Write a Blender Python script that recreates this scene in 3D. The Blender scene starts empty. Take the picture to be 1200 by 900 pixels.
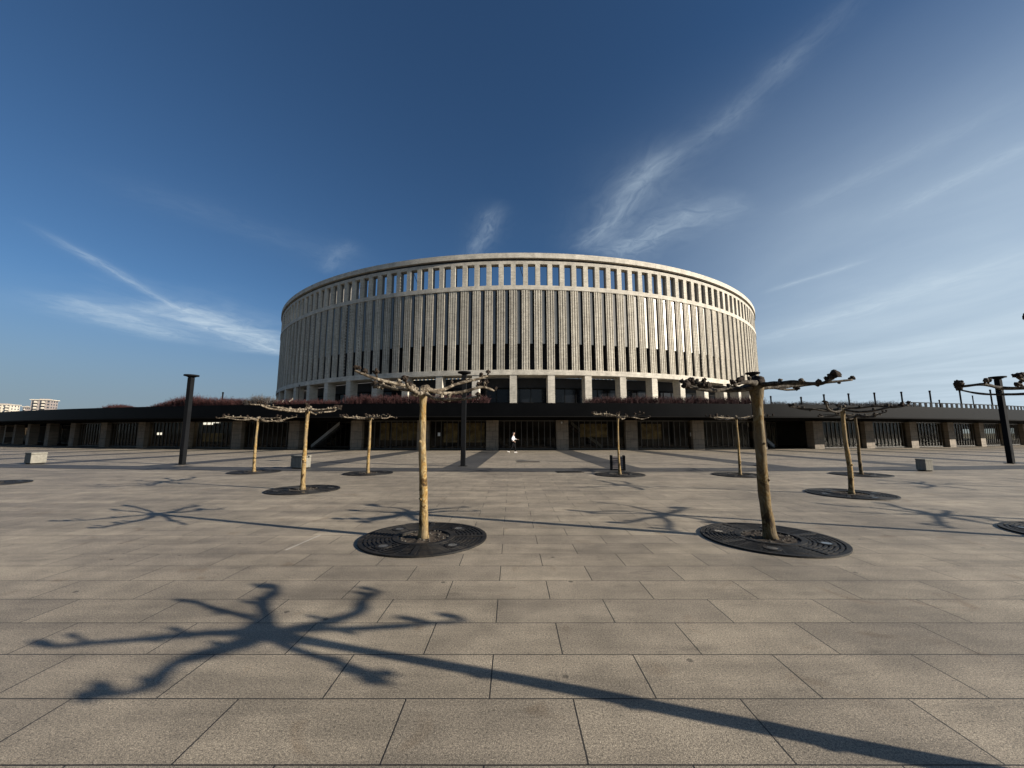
import bpy, bmesh, math, random
from mathutils import Vector, Matrix, noise, Quaternion
R = math.radians
rnd = random.Random(11)
scene = bpy.context.scene
COL = scene.collection

# ------------------------------------------------------------------ constants
PITCH = R(7.3); FPX = 451.0; EYE = 1.6
CX, CY = 2.3, 191.6                 # centre of the round stadium
RB = 102.4                          # bowl facade radius
RP = 154.4                          # podium pillar front radius
RF = RP + 3.5                       # canopy fascia radius
A_COL = -0.0195                     # angle of the column standing at the middle
A_PIL = -0.0272
D5, D25 = R(5.0), R(2.5)
BAY = R(5.0) / 3
SUN = Vector((5.8, -1.94, 2.3)).normalized()

def polar(a, r, z=0.0):
    return Vector((CX + r*math.sin(a), CY - r*math.cos(a), z))

def ground(u, v, z=0.0):
    """point of the photograph's ground seen at pixel u,v (1200x900)"""
    a = math.atan((v-450)/FPX) - PITCH
    d = (EYE-z)/math.tan(a)
    zc = d*math.cos(PITCH) - (EYE-z)*math.sin(PITCH)
    return Vector(((u-600)/FPX*zc, d, z))

def ring_angle(u, r, z=3.0):
    """angle on a ring of radius r about the stadium centre that is seen at column u"""
    x = y = 0
    t = (u-600)/FPX*math.cos(PITCH)
    for _ in range(6):
        # ray (t,1): find first hit with the circle
        dx, dy = t, 1.0
        A = dx*dx+dy*dy; B = -2*(dx*CX+dy*CY); Cc = CX*CX+CY*CY-r*r
        disc = max(B*B-4*A*Cc, 0.0)
        s = (-B-math.sqrt(disc))/(2*A)
        x, y = s*dx, s*dy
        t = (u-600)/FPX*(math.cos(PITCH)+(z-EYE)/y*math.sin(PITCH))
    return math.atan2(x-CX, CY-y)

# ------------------------------------------------------------------ object helpers
def link(o, parent=None):
    COL.objects.link(o)
    if parent is not None: o.parent = parent
    return o
def obj(name, bm, mat, parent=None, smooth=False, loc=None):
    me = bpy.data.meshes.new(name)
    bm.normal_update(); bm.to_mesh(me); bm.free()
    for m in (mat if isinstance(mat, (list, tuple)) else [mat]): me.materials.append(m)
    if smooth:
        for p in me.polygons: p.use_smooth = True
    o = bpy.data.objects.new(name, me)
    if loc is not None: o.location = loc
    return link(o, parent)
def tag(o, label, cat, group=None, kind=None):
    o['label'] = label; o['category'] = cat
    if group: o['group'] = group
    if kind: o['kind'] = kind
    return o
def struct(o, label=None):
    o['kind'] = 'structure'
    if label: o['label'] = label
    return o
def thing(name, label, cat, loc=(0, 0, 0), rz=0.0, group=None):
    o = bpy.data.objects.new(name, None); link(o)
    o.empty_display_size = .2
    o.location = loc; o.rotation_euler = (0, 0, rz)
    return tag(o, label, cat, group)
def dup_tree(o, parent=None):
    c = o.copy(); COL.objects.link(c)
    if parent is not None: c.parent = parent
    for ch in [k for k in o.children]:
        dup_tree(ch, c)
    return c
def dup_part(o, parent, rz):
    c = o.copy(); COL.objects.link(c); c.parent = parent; c.rotation_euler = (0, 0, rz)
    return c

def box(bm, x0, x1, y0, y1, z0, z1, M=None, mi=0):
    vs = [Vector((x, y, z)) for z in (z0, z1) for y in (y0, y1) for x in (x0, x1)]
    if M is not None: vs = [M @ v for v in vs]
    v = [bm.verts.new(p) for p in vs]
    for f in ((0, 2, 3, 1), (4, 5, 7, 6), (0, 1, 5, 4), (2, 6, 7, 3), (0, 4, 6, 2), (1, 3, 7, 5)):
        fc = bm.faces.new([v[i] for i in f]); fc.material_index = mi
    return v
def bevel(bm, w=.01, seg=1):
    bmesh.ops.bevel(bm, geom=list(bm.edges), offset=w, segments=seg, affect='EDGES', profile=.5, clamp_overlap=True)
def prism(bm, pts, z0, z1):
    """extrude a 2D outline (x,y), counter-clockwise, from z0 to z1"""
    a = [bm.verts.new((x, y, z0)) for x, y in pts]; b = [bm.verts.new((x, y, z1)) for x, y in pts]
    n = len(pts)
    for i in range(n):
        bm.faces.new((a[i], a[(i+1) % n], b[(i+1) % n], b[i]))
    bm.faces.new(a[::-1]); bm.faces.new(b)
def ring(bm, r0, r1, z0, z1, a0=0.0, a1=2*math.pi, n=360, faces='oitb', c=(CX, CY)):
    """swept box on a ring: r0 inner, r1 outer radius"""
    full = abs(a1-a0) > 2*math.pi-1e-6
    rows = []
    for i in range(n if full else n+1):
        a = a0+(a1-a0)*i/n
        s, k = math.sin(a), -math.cos(a)
        rows.append([bm.verts.new((c[0]+r*s, c[1]+r*k, z)) for r, z in ((r1, z0), (r1, z1), (r0, z1), (r0, z0))])
    m = len(rows)
    for i in range(n):
        p, q = rows[i], rows[(i+1) % m]
        for key, (i0, i1) in {'o': (0, 1), 't': (1, 2), 'i': (2, 3), 'b': (3, 0)}.items():
            if key in faces: bm.faces.new((p[i0], q[i0], q[i1], p[i1]))
    if not full and 'o' in faces and 'i' in faces:
        bm.faces.new(rows[0]); bm.faces.new(rows[-1][::-1])
def annulus(bm, r0, r1, z, a0, a1, n, c=(CX, CY)):
    prev = None
    for i in range(n+1):
        a = a0+(a1-a0)*i/n
        s, k = math.sin(a), -math.cos(a)
        cur = (bm.verts.new((c[0]+r1*s, c[1]+r1*k, z)), bm.verts.new((c[0]+r0*s, c[1]+r0*k, z)))
        if prev: bm.faces.new((prev[0], cur[0], cur[1], prev[1]))
        prev = cur
def tube(bm, pts, rad, n=8, cap=True, wob=0.0, seed=0):
    pts = [Vector(p) for p in pts]
    if not isinstance(rad, (list, tuple)): rad = [rad]*len(pts)
    t0 = (pts[1]-pts[0]).normalized()
    up = Vector((0, 0, 1)) if abs(t0.z) < .9 else Vector((1, 0, 0))
    nrm = (up - t0*up.dot(t0)).normalized()
    rows = []
    for i, p in enumerate(pts):
        if i == 0: t = t0
        elif i == len(pts)-1: t = (pts[i]-pts[i-1]).normalized()
        else: t = ((pts[i]-pts[i-1]).normalized()+(pts[i+1]-pts[i]).normalized()).normalized()
        nrm = (nrm - t*nrm.dot(t)).normalized(); b = t.cross(nrm)
        row = []
        for k in range(n):
            a = 2*math.pi*k/n
            d = nrm*math.cos(a)+b*math.sin(a)
            r = rad[i]
            if wob: r *= 1+wob*noise.noise(p*6+d*1.3+Vector((seed*7.1, 0, 0)))
            row.append(bm.verts.new(p+d*r))
        rows.append(row)
    for i in range(len(rows)-1):
        for k in range(n):
            bm.faces.new((rows[i][k], rows[i][(k+1) % n], rows[i+1][(k+1) % n], rows[i+1][k]))
    if cap:
        bm.faces.new(rows[0][::-1]); bm.faces.new(rows[-1])
def lump(bm, c, r, seed=0, sub=2, amp=.35, sq=(1, 1, 1)):
    g = bmesh.ops.create_icosphere(bm, subdivisions=sub, radius=1)
    c = Vector(c)
    for v in g['verts']:
        d = v.co.normalized()
        k = 1+amp*(noise.noise(d*1.7+Vector((seed*3.3, 0, 0)))+.6*noise.noise(d*4.2+Vector((0, seed*1.9, 0))))
        v.co = c+Vector((d.x*sq[0], d.y*sq[1], d.z*sq[2]))*(r*k)
def cyl(bm, c, r, z0, z1, n=24, r2=None):
    r2 = r if r2 is None else r2
    a = [bm.verts.new((c[0]+r*math.cos(2*math.pi*i/n), c[1]+r*math.sin(2*math.pi*i/n), z0)) for i in range(n)]
    b = [bm.verts.new((c[0]+r2*math.cos(2*math.pi*i/n), c[1]+r2*math.sin(2*math.pi*i/n), z1)) for i in range(n)]
    for i in range(n): bm.faces.new((a[i], a[(i+1) % n], b[(i+1) % n], b[i]))
    bm.faces.new(a[::-1]); bm.faces.new(b)

# ------------------------------------------------------------------ node helpers
class NT:
    def __init__(s, tree): s.t = tree; s.n = tree.nodes; s.l = tree.links
    def new(s, typ, **kw):
        nd = s.n.new(typ)
        for k, v in kw.items(): setattr(nd, k, v)
        return nd
    def put(s, sock, v):
        if v is None: return
        if hasattr(v, 'is_output') or isinstance(v, bpy.types.NodeSocket): s.l.new(v, sock)
        else: sock.default_value = v
    def math(s, op, a, b=None, c=None, clamp=False):
        nd = s.new('ShaderNodeMath', operation=op); nd.use_clamp = clamp
        s.put(nd.inputs[0], a); s.put(nd.inputs[1], b)
        if c is not None: s.put(nd.inputs[2], c)
        return nd.outputs[0]
    def vmath(s, op, a, b=None):
        nd = s.new('ShaderNodeVectorMath', operation=op); s.put(nd.inputs[0], a); s.put(nd.inputs[1], b)
        return nd.outputs['Value'] if op in ('LENGTH', 'DOT_PRODUCT') else nd.outputs[0]
    def noise(s, vec, scale, detail=3, rough=.55, dist=0.0):
        nd = s.new('ShaderNodeTexNoise'); s.put(nd.inputs['Vector'], vec)
        nd.inputs['Scale'].default_value = scale; nd.inputs['Detail'].default_value = detail
        nd.inputs['Roughness'].default_value = rough; nd.inputs['Distortion'].default_value = dist
        return nd.outputs['Fac']
    def ramp(s, fac, *stops, interp='LINEAR'):
        nd = s.new('ShaderNodeValToRGB'); cr = nd.color_ramp; cr.interpolation = interp
        while len(cr.elements) > 1: cr.elements.remove(cr.elements[-1])
        for i, (p, c) in enumerate(stops):
            e = cr.elements[0] if i == 0 else cr.elements.new(p)
            e.position = p; e.color = (c, c, c, 1) if not isinstance(c, (tuple, list)) else tuple(c)+((1,) if len(c) == 3 else ())
        s.put(nd.inputs[0], fac); return nd.outputs[0]
    def mix(s, fac, a, b, blend='MIX'):
        nd = s.new('ShaderNodeMix', data_type='RGBA', blend_type=blend)
        col = lambda v: (v+(1,) if isinstance(v, tuple) and len(v) == 3 else v)
        s.put(nd.inputs[0], fac); s.put(nd.inputs[6], col(a)); s.put(nd.inputs[7], col(b)); return nd.outputs[2]
    def comb(s, x, y, z=0.0):
        nd = s.new('ShaderNodeCombineXYZ'); s.put(nd.inputs[0], x); s.put(nd.inputs[1], y); s.put(nd.inputs[2], z); return nd.outputs[0]
    def sep(s, v):
        nd = s.new('ShaderNodeSeparateXYZ'); s.put(nd.inputs[0], v); return nd.outputs
    def bump(s, h, strength=.3, dist=.01):
        nd = s.new('ShaderNodeBump'); s.put(nd.inputs['Height'], h)
        nd.inputs['Strength'].default_value = strength; nd.inputs['Distance'].default_value = dist; return nd.outputs[0]
def material(name):
    m = bpy.data.materials.new(name); m.use_nodes = True
    N = NT(m.node_tree); b = m.node_tree.nodes['Principled BSDF']
    return m, N, b
def simple(name, col, rough=.6, metal=0.0, var=.25, scale=8.0, spec=.5, bump=0.0):
    m, N, b = material(name)
    tc = N.new('ShaderNodeTexCoord').outputs['Object']
    f = N.noise(tc, scale, 4)
    lo = tuple(c*(1-var) for c in col); hi = tuple(min(c*(1+var), 1) for c in col)
    N.put(b.inputs['Base Color'], N.ramp(f, (.3, lo), (.7, hi)))
    b.inputs['Roughness'].default_value = rough; b.inputs['Metallic'].default_value = metal
    b.inputs['Specular IOR Level'].default_value = spec
    if bump: N.put(b.inputs['Normal'], N.bump(N.noise(tc, scale*5, 4), bump, .01))
    return m
def world_pos(N):
    return N.new('ShaderNodeNewGeometry').outputs['Position']
def polar_vec(N, r):
    p = N.sep(world_pos(N))
    x = N.math('SUBTRACT', p[0], CX); y = N.math('SUBTRACT', CY, p[1])
    a = N.math('ARCTAN2', x, y)
    rad = N.math('SQRT', N.math('ADD', N.math('MULTIPLY', x, x), N.math('MULTIPLY', y, y)))
    return N.math('MULTIPLY', a, r), rad, p[2]
def brick(N, vec, w, h, mortar, c1, c2, cm, off=.5, bias=0.0, smooth=.1):
    nd = N.new('ShaderNodeTexBrick'); nd.offset = off; nd.offset_frequency = 2; nd.squash = 1.0
    N.put(nd.inputs['Vector'], vec)
    col = lambda v: v+(1,)
    nd.inputs['Color1'].default_value = col(c1); nd.inputs['Color2'].default_value = col(c2); nd.inputs['Mortar'].default_value = col(cm)
    nd.inputs['Scale'].default_value = 1.0; nd.inputs['Mortar Size'].default_value = mortar
    nd.inputs['Mortar Smooth'].default_value = smooth; nd.inputs['Bias'].default_value = bias
    nd.inputs['Brick Width'].default_value = w; nd.inputs['Row Height'].default_value = h
    return nd

def paving(name, c1, c2, w, h, mode='plane', mortar=.0048, joint=(.018, .016, .013)):
    m, N, b = material(name)
    pos = world_pos(N)
    if mode == 'plane':
        s = N.sep(pos)
        v = N.comb(N.math('ADD', s[0], 0.137+20*w), N.math('ADD', s[1], 100*h-2.092), 0.0)
    else:
        a, rad, z = polar_vec(N, 171.0)
        v = N.comb(N.math('ADD', a, 300.0), N.math('ADD', rad, .1), 0.0)
    # slightly wandering joints
    wob = N.noise(pos, .9, 2)
    v2 = N.vmath('ADD', v, N.comb(N.math('MULTIPLY', N.math('SUBTRACT', wob, .5), .012), N.math('MULTIPLY', N.math('SUBTRACT', wob, .5), .008), 0.0))
    bk = brick(N, v2, w, h, mortar, c1, c2, joint, smooth=.15)
    big = N.noise(pos, .35, 5, .6)
    mid = N.noise(pos, 2.3, 5, .6)
    fine = N.noise(pos, 70, 4, .75)
    grit = N.noise(pos, 190, 2, .6)
    sm = N.noise(N.vmath('MULTIPLY', pos, (1.0, 4.0, 1.0)), 1.2, 5, .65, .6)
    col = N.mix(1.0, bk.outputs['Color'], N.ramp(big, (.32, .74), (.68, 1.17)), 'MULTIPLY')
    col = N.mix(1.0, col, N.ramp(mid, (.32, .78), (.70, 1.15)), 'MULTIPLY')
    col = N.mix(1.0, col, N.ramp(sm, (.27, .62), (.40, .95), (.6, 1.0), (.78, 1.12)), 'MULTIPLY')
    col = N.mix(1.0, col, N.ramp(fine, (.33, .25), (.44, .85), (.57, 1.12), (.70, 1.75)), 'MULTIPLY')
    col = N.mix(1.0, col, N.ramp(grit, (.34, .38), (.66, 1.6)), 'MULTIPLY')
    row = N.noise(N.vmath('MULTIPLY', pos, (.22, 2.12, 1.0)), 1.0, 4, .7)
    col = N.mix(1.0, col, N.ramp(row, (.32, .74), (.5, 1.0), (.68, 1.2)), 'MULTIPLY')
    blot = N.noise(pos, 1.7, 3, .5, 1.2)
    col = N.mix(N.ramp(blot, (.62, 0.0), (.72, .5)), col, N.mix(1.0, col, (.62, .52, .42), 'MULTIPLY'))
    # dark chewing-gum spots and small pits
    vo = N.new('ShaderNodeTexVoronoi'); N.put(vo.inputs['Vector'], pos); vo.inputs['Scale'].default_value = 2.1
    spot = N.ramp(vo.outputs['Distance'], (.0, .30), (.045, .45), (.06, 1.0))
    col = N.mix(1.0, col, spot, 'MULTIPLY')
    N.put(b.inputs['Base Color'], col)
    b.inputs['Roughness'].default_value = .62; b.inputs['Specular IOR Level'].default_value = .55
    hgt = N.math('ADD', N.math('MULTIPLY', N.math('SUBTRACT', 1.0, bk.outputs['Fac']), 1.0),
                 N.math('ADD', N.math('MULTIPLY', fine, .35), N.math('ADD', N.math('MULTIPLY', grit, .22), N.math('MULTIPLY', mid, .3))))
    N.put(b.inputs['Normal'], N.bump(hgt, .7, .009))
    return m

def stone(name, c1, c2, cm, w=.9, h=.42, r=RB, rough=.75, mortar=.012):
    m, N, b = material(name)
    a, rad, z = polar_vec(N, r)
    v = N.comb(N.math('ADD', a, 600.0), N.math('ADD', z, 3.0), 0.0)
    bk = brick(N, v, w, h, mortar, c1, c2, cm)
    pos = world_pos(N)
    oi = N.new('ShaderNodeObjectInfo')
    st = N.noise(N.vmath('MULTIPLY', pos, (1, 1, .25)), .55, 5, .65)
    bed = N.noise(N.vmath('MULTIPLY', pos, (1, 1, 6.0)), .9, 5, .7)
    col = N.mix(1.0, bk.outputs['Color'], N.ramp(st, (.3, .74), (.7, 1.12)), 'MULTIPLY')
    col = N.mix(1.0, col, N.ramp(bed, (.3, .66), (.5, 1.0), (.72, 1.14)), 'MULTIPLY')
    col = N.mix(1.0, col, N.ramp(oi.outputs['Random'], (0, .86), (1, 1.08)), 'MULTIPLY')
    N.put(b.inputs['Base Color'], col); b.inputs['Roughness'].default_value = rough
    b.inputs['Specular IOR Level'].default_value = .3
    N.put(b.inputs['Normal'], N.bump(N.math('ADD', N.math('SUBTRACT', 1.0, bk.outputs['Fac']), N.math('MULTIPLY', bed, .8)), .5, .05))
    return m

M = {}
M['paving'] = paving('granite_paving', (.315, .262, .190), (.252, .210, .155), 1.015, .4715)
M['apron'] = paving('granite_apron', (.315, .262, .192), (.262, .219, .162), .9, .45, 'polar')
M['darkpave'] = paving('dark_granite', (.060, .056, .050), (.048, .045, .041), .8, .4, 'polar', joint=(.02, .02, .02))
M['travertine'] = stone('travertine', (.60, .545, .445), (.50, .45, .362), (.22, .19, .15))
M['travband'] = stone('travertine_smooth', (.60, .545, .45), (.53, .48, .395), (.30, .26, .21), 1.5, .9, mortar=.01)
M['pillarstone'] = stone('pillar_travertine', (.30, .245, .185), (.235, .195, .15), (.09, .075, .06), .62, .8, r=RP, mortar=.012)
M['panel'] = simple('brushed_panel', (.19, .178, .16), .30, .66, .08, .6)
M['darkwall'] = simple('dark_backing', (.018, .018, .02), .7, 0, .2, 1)
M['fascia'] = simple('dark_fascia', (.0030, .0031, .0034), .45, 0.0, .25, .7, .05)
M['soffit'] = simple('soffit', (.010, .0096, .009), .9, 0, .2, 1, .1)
M['terrace'] = simple('terrace_paving', (.12, .115, .105), .85, 0, .2, 1)
M['mullion'] = simple('bronze_mullion', (.075, .066, .052), .5, .1, .15, 2)
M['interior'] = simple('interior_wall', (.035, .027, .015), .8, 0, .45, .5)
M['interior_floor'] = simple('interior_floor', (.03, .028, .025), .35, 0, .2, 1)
M['interior_pale'] = simple('pale_plaster', (.6, .6, .58), .7, 0, .1, 2)
M['iron'] = simple('cast_iron', (.008, .0075, .007), .5, .1, .4, 9, .3, .3)
M['lampmetal'] = simple('charcoal_metal', (.006, .0065, .0075), .85, .0, .2, 3, .12)
M['soil'] = simple('dry_soil', (.045, .035, .026), .95, 0, .6, 14, .2, .9)
M['pebble'] = simple('pebble', (.07, .062, .05), .8, 0, .4, 10)
M['glasslens'] = simple('lamp_glass', (.12, .12, .12), .2, .2, .2, 20)
M['concrete'] = simple('pale_concrete', (.21, .195, .16), .85, 0, .22, 7, .3, .4)
M['hedge'] = simple('barberry_twigs', (.040, .0085, .0068), .8, 0, .55, 3)
M['twig'] = simple('grey_twigs', (.075, .062, .052), .85, 0, .5, 3)
M['brownscrub'] = simple('brown_scrub', (.075, .05, .026), .9, 0, .95, .09)
M['white'] = simple('white_paint', (.75, .75, .73), .6, 0, .06, 4)
M['cream'] = simple('cream_render', (.55, .49, .40), .8, 0, .15, .1)
M['greyrender'] = simple('brown_render', (.26, .22, .20), .8, 0, .2, .1)
M['winglass'] = simple('far_window', (.05, .06, .075), .15, 0, .3, .5)
M['cloth_white'] = simple('white_cloth', (.80, .80, .80), .8, 0, .05, 6)
M['cloth_black'] = simple('black_cloth', (.008, .008, .009), .9, 0, .2, 10, .1)
M['skin'] = simple('skin', (.45, .29, .21), .55, 0, .08, 12)
M['hair'] = simple('dark_hair', (.012, .009, .008), .5, 0, .3, 30)
M['shoe'] = simple('white_trainer', (.75, .73, .68), .6, 0, .06, 10)
M['land'] = simple('far_ground', (.10, .095, .07), .95, 0, .4, .02)
M['darkglass'] = simple('dark_glazing', (.006, .007, .009), .2, 0, .3, .5, .25)
M['jamb'] = simple('jamb_panel', (.13, .12, .105), .7, 0, .2, 2)
M['cable'] = simple('steel_cable', (.05, .05, .05), .4, .6, .1, 3)

def glass_mat():
    m, N, b = material('tinted_glazing')
    N.n.remove(b)
    out = N.n['Material Output']
    gl = N.new('ShaderNodeBsdfGlossy'); gl.inputs['Roughness'].default_value = .03; gl.inputs['Color'].default_value = (.9, .87, .8, 1)
    tr = N.new('ShaderNodeBsdfTransparent'); tr.inputs['Color'].default_value = (.72, .70, .64, 1)
    fr = N.new('ShaderNodeFresnel'); fr.inputs['IOR'].default_value = 1.55
    mx = N.new('ShaderNodeMixShader'); bf = N.new('ShaderNodeNewGeometry').outputs['Backfacing']; N.l.new(N.math('MULTIPLY', N.math('MULTIPLY', fr.outputs[0], .42), N.math('SUBTRACT', 1.0, bf)), mx.inputs[0]); N.l.new(tr.outputs[0], mx.inputs[1]); N.l.new(gl.outputs[0], mx.inputs[2])
    N.l.new(mx.outputs[0], out.inputs['Surface']); return m
M['glazing'] = glass_mat()
def iron_mat():
    m, N, b = material('dusty_iron')
    pos = world_pos(N)
    f = N.noise(pos, 5.5, 5, .65); g = N.noise(pos, 60, 3, .6)
    c = N.mix(N.ramp(f, (.48, 0.0), (.7, .8)), (.0085, .008, .0075), (.040, .032, .024))
    N.put(b.inputs['Base Color'], N.mix(1.0, c, N.ramp(g, (.3, .5), (.7, 1.4)), 'MULTIPLY'))
    b.inputs['Roughness'].default_value = .6; b.inputs['Specular IOR Level'].default_value = .3
    N.put(b.inputs['Normal'], N.bump(g, .3, .005)); return m
M['iron'] = iron_mat()
def bark_mat(name='plane_bark', k=1.0):
    m, N, b = material(name)
    tc = N.new('ShaderNodeTexCoord').outputs['Object']
    sq = N.vmath('MULTIPLY', tc, (1, 1, .5))
    n1 = N.noise(sq, 6.5, 4, .62, 1.0); n2 = N.noise(sq, 22, 4, .65); n3 = N.noise(sq, 3.0, 2)
    oi = N.new('ShaderNodeObjectInfo')
    c = N.ramp(n1, (.36, (.05, .031, .014)), (.43, (.17, .10, .03)), (.48, (.40, .31, .155)), (.53, (.24, .135, .034)), (.58, (.36, .25, .09)), (.64, (.46, .39, .24)))
    c = N.mix(1.0, c, N.ramp(n2, (.32, .45), (.5, 1.0), (.75, 1.15)), 'MULTIPLY')
    c = N.mix(N.ramp(n3, (.45, 0.0), (.6, .75)), c, (.25, .195, .115))
    c = N.mix(1.0, c, (.86*k, .83*k, .80*k), 'MULTIPLY')
    N.put(b.inputs['Base Color'], c); b.inputs['Roughness'].default_value = .8; b.inputs['Specular IOR Level'].default_value = .25
    N.put(b.inputs['Normal'], N.bump(N.math('ADD', n1, N.math('MULTIPLY', n2, .5)), .7, .012))
    return m
M['bark'] = bark_mat()
M['brownbark'] = bark_mat('brown_bark', .5)
def branch_mat(name='branch_bark', k=1.0):
    m, N, b = material(name)
    tc = N.new('ShaderNodeTexCoord').outputs['Object']
    n1 = N.noise(tc, 14, 4, .65, .4); n2 = N.noise(tc, 45, 3, .6)
    c = N.ramp(n1, (.34, (.03, .022, .016)), (.48, (.10, .077, .052)), (.62, (.31, .262, .195)))
    c = N.mix(1.0, c, N.ramp(n2, (.3, .6*k), (.7, 1.15*k)), 'MULTIPLY')
    N.put(b.inputs['Base Color'], c); b.inputs['Roughness'].default_value = .85; b.inputs['Specular IOR Level'].default_value = .2
    N.put(b.inputs['Normal'], N.bump(N.math('ADD', n1, N.math('MULTIPLY', n2, .6)), .8, .012)); return m
M['branch'] = branch_mat()
M['shadebranch'] = branch_mat('shaded_branch_bark', .42)  # darker copy of the branch bark: shade of backlit crowns put into colour
M['knob'] = simple('pollard_knob', (.03, .021, .015), .9, 0, .5, 22, .2, .9)

# ------------------------------------------------------------------ ground
bm = bmesh.new(); 
g = 6000.0
vs = [bm.verts.new(p) for p in ((-g, -g, -.03), (g, -g, -.03), (g, g, -.03), (-g, g, -.03))]; bm.faces.new(vs)
struct(obj('ground', bm, M['land']), 'wide flat ground reaching the horizon round the plaza')
bm = bmesh.new()  # narrow white strip laid on the paving
q = [(-3.12, 5.55), (-3.06, 6.1), (-3.035, 6.35)]
for (xa, ya), (xb, yb) in zip(q, q[1:]):
    bm.faces.new([bm.verts.new((xa-.004, ya, .004)), bm.verts.new((xa+.004, ya, .004)), bm.verts.new((xb+.004, yb, .004)), bm.verts.new((xb-.004, yb, .004))])
struct(obj('paving_joint', bm, M['white']), 'thin pale line in the paving on the left')
R_BAND1, R_BAND0 = 175.2, 173.5
bm = bmesh.new()
vs = []
prev = None
nseg = 160
for i in range(nseg+1):
    a = R(-48)+R(96)*i/nseg
    p = polar(a, R_BAND1-.2, 0)
    cur = (bm.verts.new((p.x, -60, 0)), bm.verts.new((p.x, p.y, 0)))
    if prev: bm.faces.new((prev[0], cur[0], cur[1], prev[1]))
    prev = cur
struct(obj('plaza_paving', bm, M['paving']), 'pale granite slab paving of the open plaza in front of the stadium')
bm = bmesh.new(); annulus(bm, RP-12, R_BAND0+.2, .004, R(-55), R(55), 220)
struct(obj('apron_pavement', bm, M['apron']), 'pale paving between the dark cross band and the arcade')
bm = bmesh.new(); annulus(bm, R_BAND0, R_BAND1, .008, R(-55), R(55), 220)
struct(obj('dark_paving_band', bm, M['darkpave']), 'long curved dark granite band crossing the plaza')
for k in range(-17, 16):
    a = A_PIL+k*D25
    c = polar(a, 0)
    bm = bmesh.new(); w = .8
    pts = []
    for r, s in ((R_BAND0+.02, -1), (R_BAND0+.02, 1), (RP-.3, 1), (RP-.3, -1)):
        p = polar(a, r, .008)+Vector((math.cos(a), math.sin(a), 0))*(w*s); pts.append(bm.verts.new(p))
    bm.faces.new(pts)
    struct(obj('dark_paving_strip', bm, M['darkpave']), 'dark granite strip running from the cross band to an arcade pillar')

# ------------------------------------------------------------------ stadium bowl
st = thing('stadium', 'huge round travertine stadium with fluted pilasters and a ring of openings under its rim', 'stadium', (CX, CY, 0))
O = (0, 0)
def sring(name, r0, r1, z0, z1, mat, n=432, faces='oitb', a0=0.0, a1=2*math.pi):
    bm = bmesh.new(); ring(bm, r0, r1, z0, z1, a0, a1, n, faces, O); return obj(name, bm, mat, st)
Z = dict(ct=45.2, cb=43.95, gt=43.3, ot=42.5, ob=37.05, pt=36.0, sl=22.75, pb=16.4, bb=15.2, base=4.0)
sring('cornice', RB-2.2, RB+.35, Z['cb'], Z['ct'], M['travband'])
sring('cornice_recess', RB-2.0, RB-.45, Z['gt'], Z['cb'], M['darkwall'])  # recess coloured dark for the shadow under the cornice
sring('lintel_band', RB-1.7, RB, Z['ot'], Z['gt'], M['travband'])
sring('sill_band', RB-2.7, RB+.12, Z['pt'], Z['ob'], M['travband'])
sring('lower_band', RB-5.0, RB+.15, Z['bb'], Z['pb'], M['travband'])
sring('backing_wall', RB-2.6, RB-2.22, Z['pb']+.003, Z['pt']-.003, M['darkwall'], 216)
# canonical parts face -Y at (0,-RB) and are turned about the stadium's axis
def outline_pilaster():
    w, dep = .91, .34
    # three deep flutes
    pts = [(-w, -RB)]
    ng = 3; gw = .23; gd = .26
    pitch = 2*w/(ng+.0)
    for i in range(ng):
        c = -w+pitch*(i+.5)
        pts += [(c-gw/2, -RB), (c-gw/2+.02, -RB+gd), (c+gw/2-.02, -RB+gd), (c+gw/2, -RB)]
    pts += [(w, -RB), (w, -RB+dep), (-w, -RB+dep)]
    return pts
bm = bmesh.new(); prism(bm, outline_pilaster(), Z['pb'], Z['pt']); pil0 = obj('pilaster', bm, M['travertine'], st)
# the pilaster's deep lower flanks beside the open slots
bm = bmesh.new(); box(bm, -.58, .58, -RB+1.7, -RB, Z['ob'], Z['ot']); 
for v in bm.verts: v.co.y = -RB if v.co.y < -RB+.5 else -RB+.555
pier0 = obj('pier', bm, M['travertine'], st)
bm = bmesh.new(); box(bm, -.575, .575, -RB+.56, -RB+1.49, Z['ob'], Z['ot']); jamb0 = obj('jamb', bm, M['jamb'], st)
half = RB*BAY/2
bm = bmesh.new()
box(bm, -half+.90, half-1.34, -RB+.26, -RB+.32, Z['sl'], Z['pt'])  # stops short on the right: the dark gap stands for a cast shadow
panel0 = obj('infill_panel', bm, M['panel'], st)
bm = bmesh.new()
box(bm, -.94, .94, -RB+.35, -RB+2.2, Z['pb'], Z['sl'])
rev0 = obj('slot_reveal', bm, M['darkwall'], st)
def outline_col():
    return None
bm = bmesh.new(); box(bm, -.82, .82, -RB, -RB+2.4, Z['base'], Z['bb']); col0 = obj('column', bm, M['travband'], st)
VIS = 36          # bays each side of the middle that face the plaza
first = {}
for j in range(-VIS, VIS+1):
    a = A_COL+j*BAY
    for o, off in ((pil0, 0), (pier0, 0), (jamb0, 0), (rev0, 0), (panel0, .5)):
        if o is panel0 and j == VIS: continue
        if j == -VIS: o.rotation_euler = (0, 0, a+off*BAY)
        else: dup_part(o, st, a+off*BAY)
    if j % 3 == 0:
        if j == -VIS: col0.rotation_euler = (0, 0, a)
        else: dup_part(col0, st, a)
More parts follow.
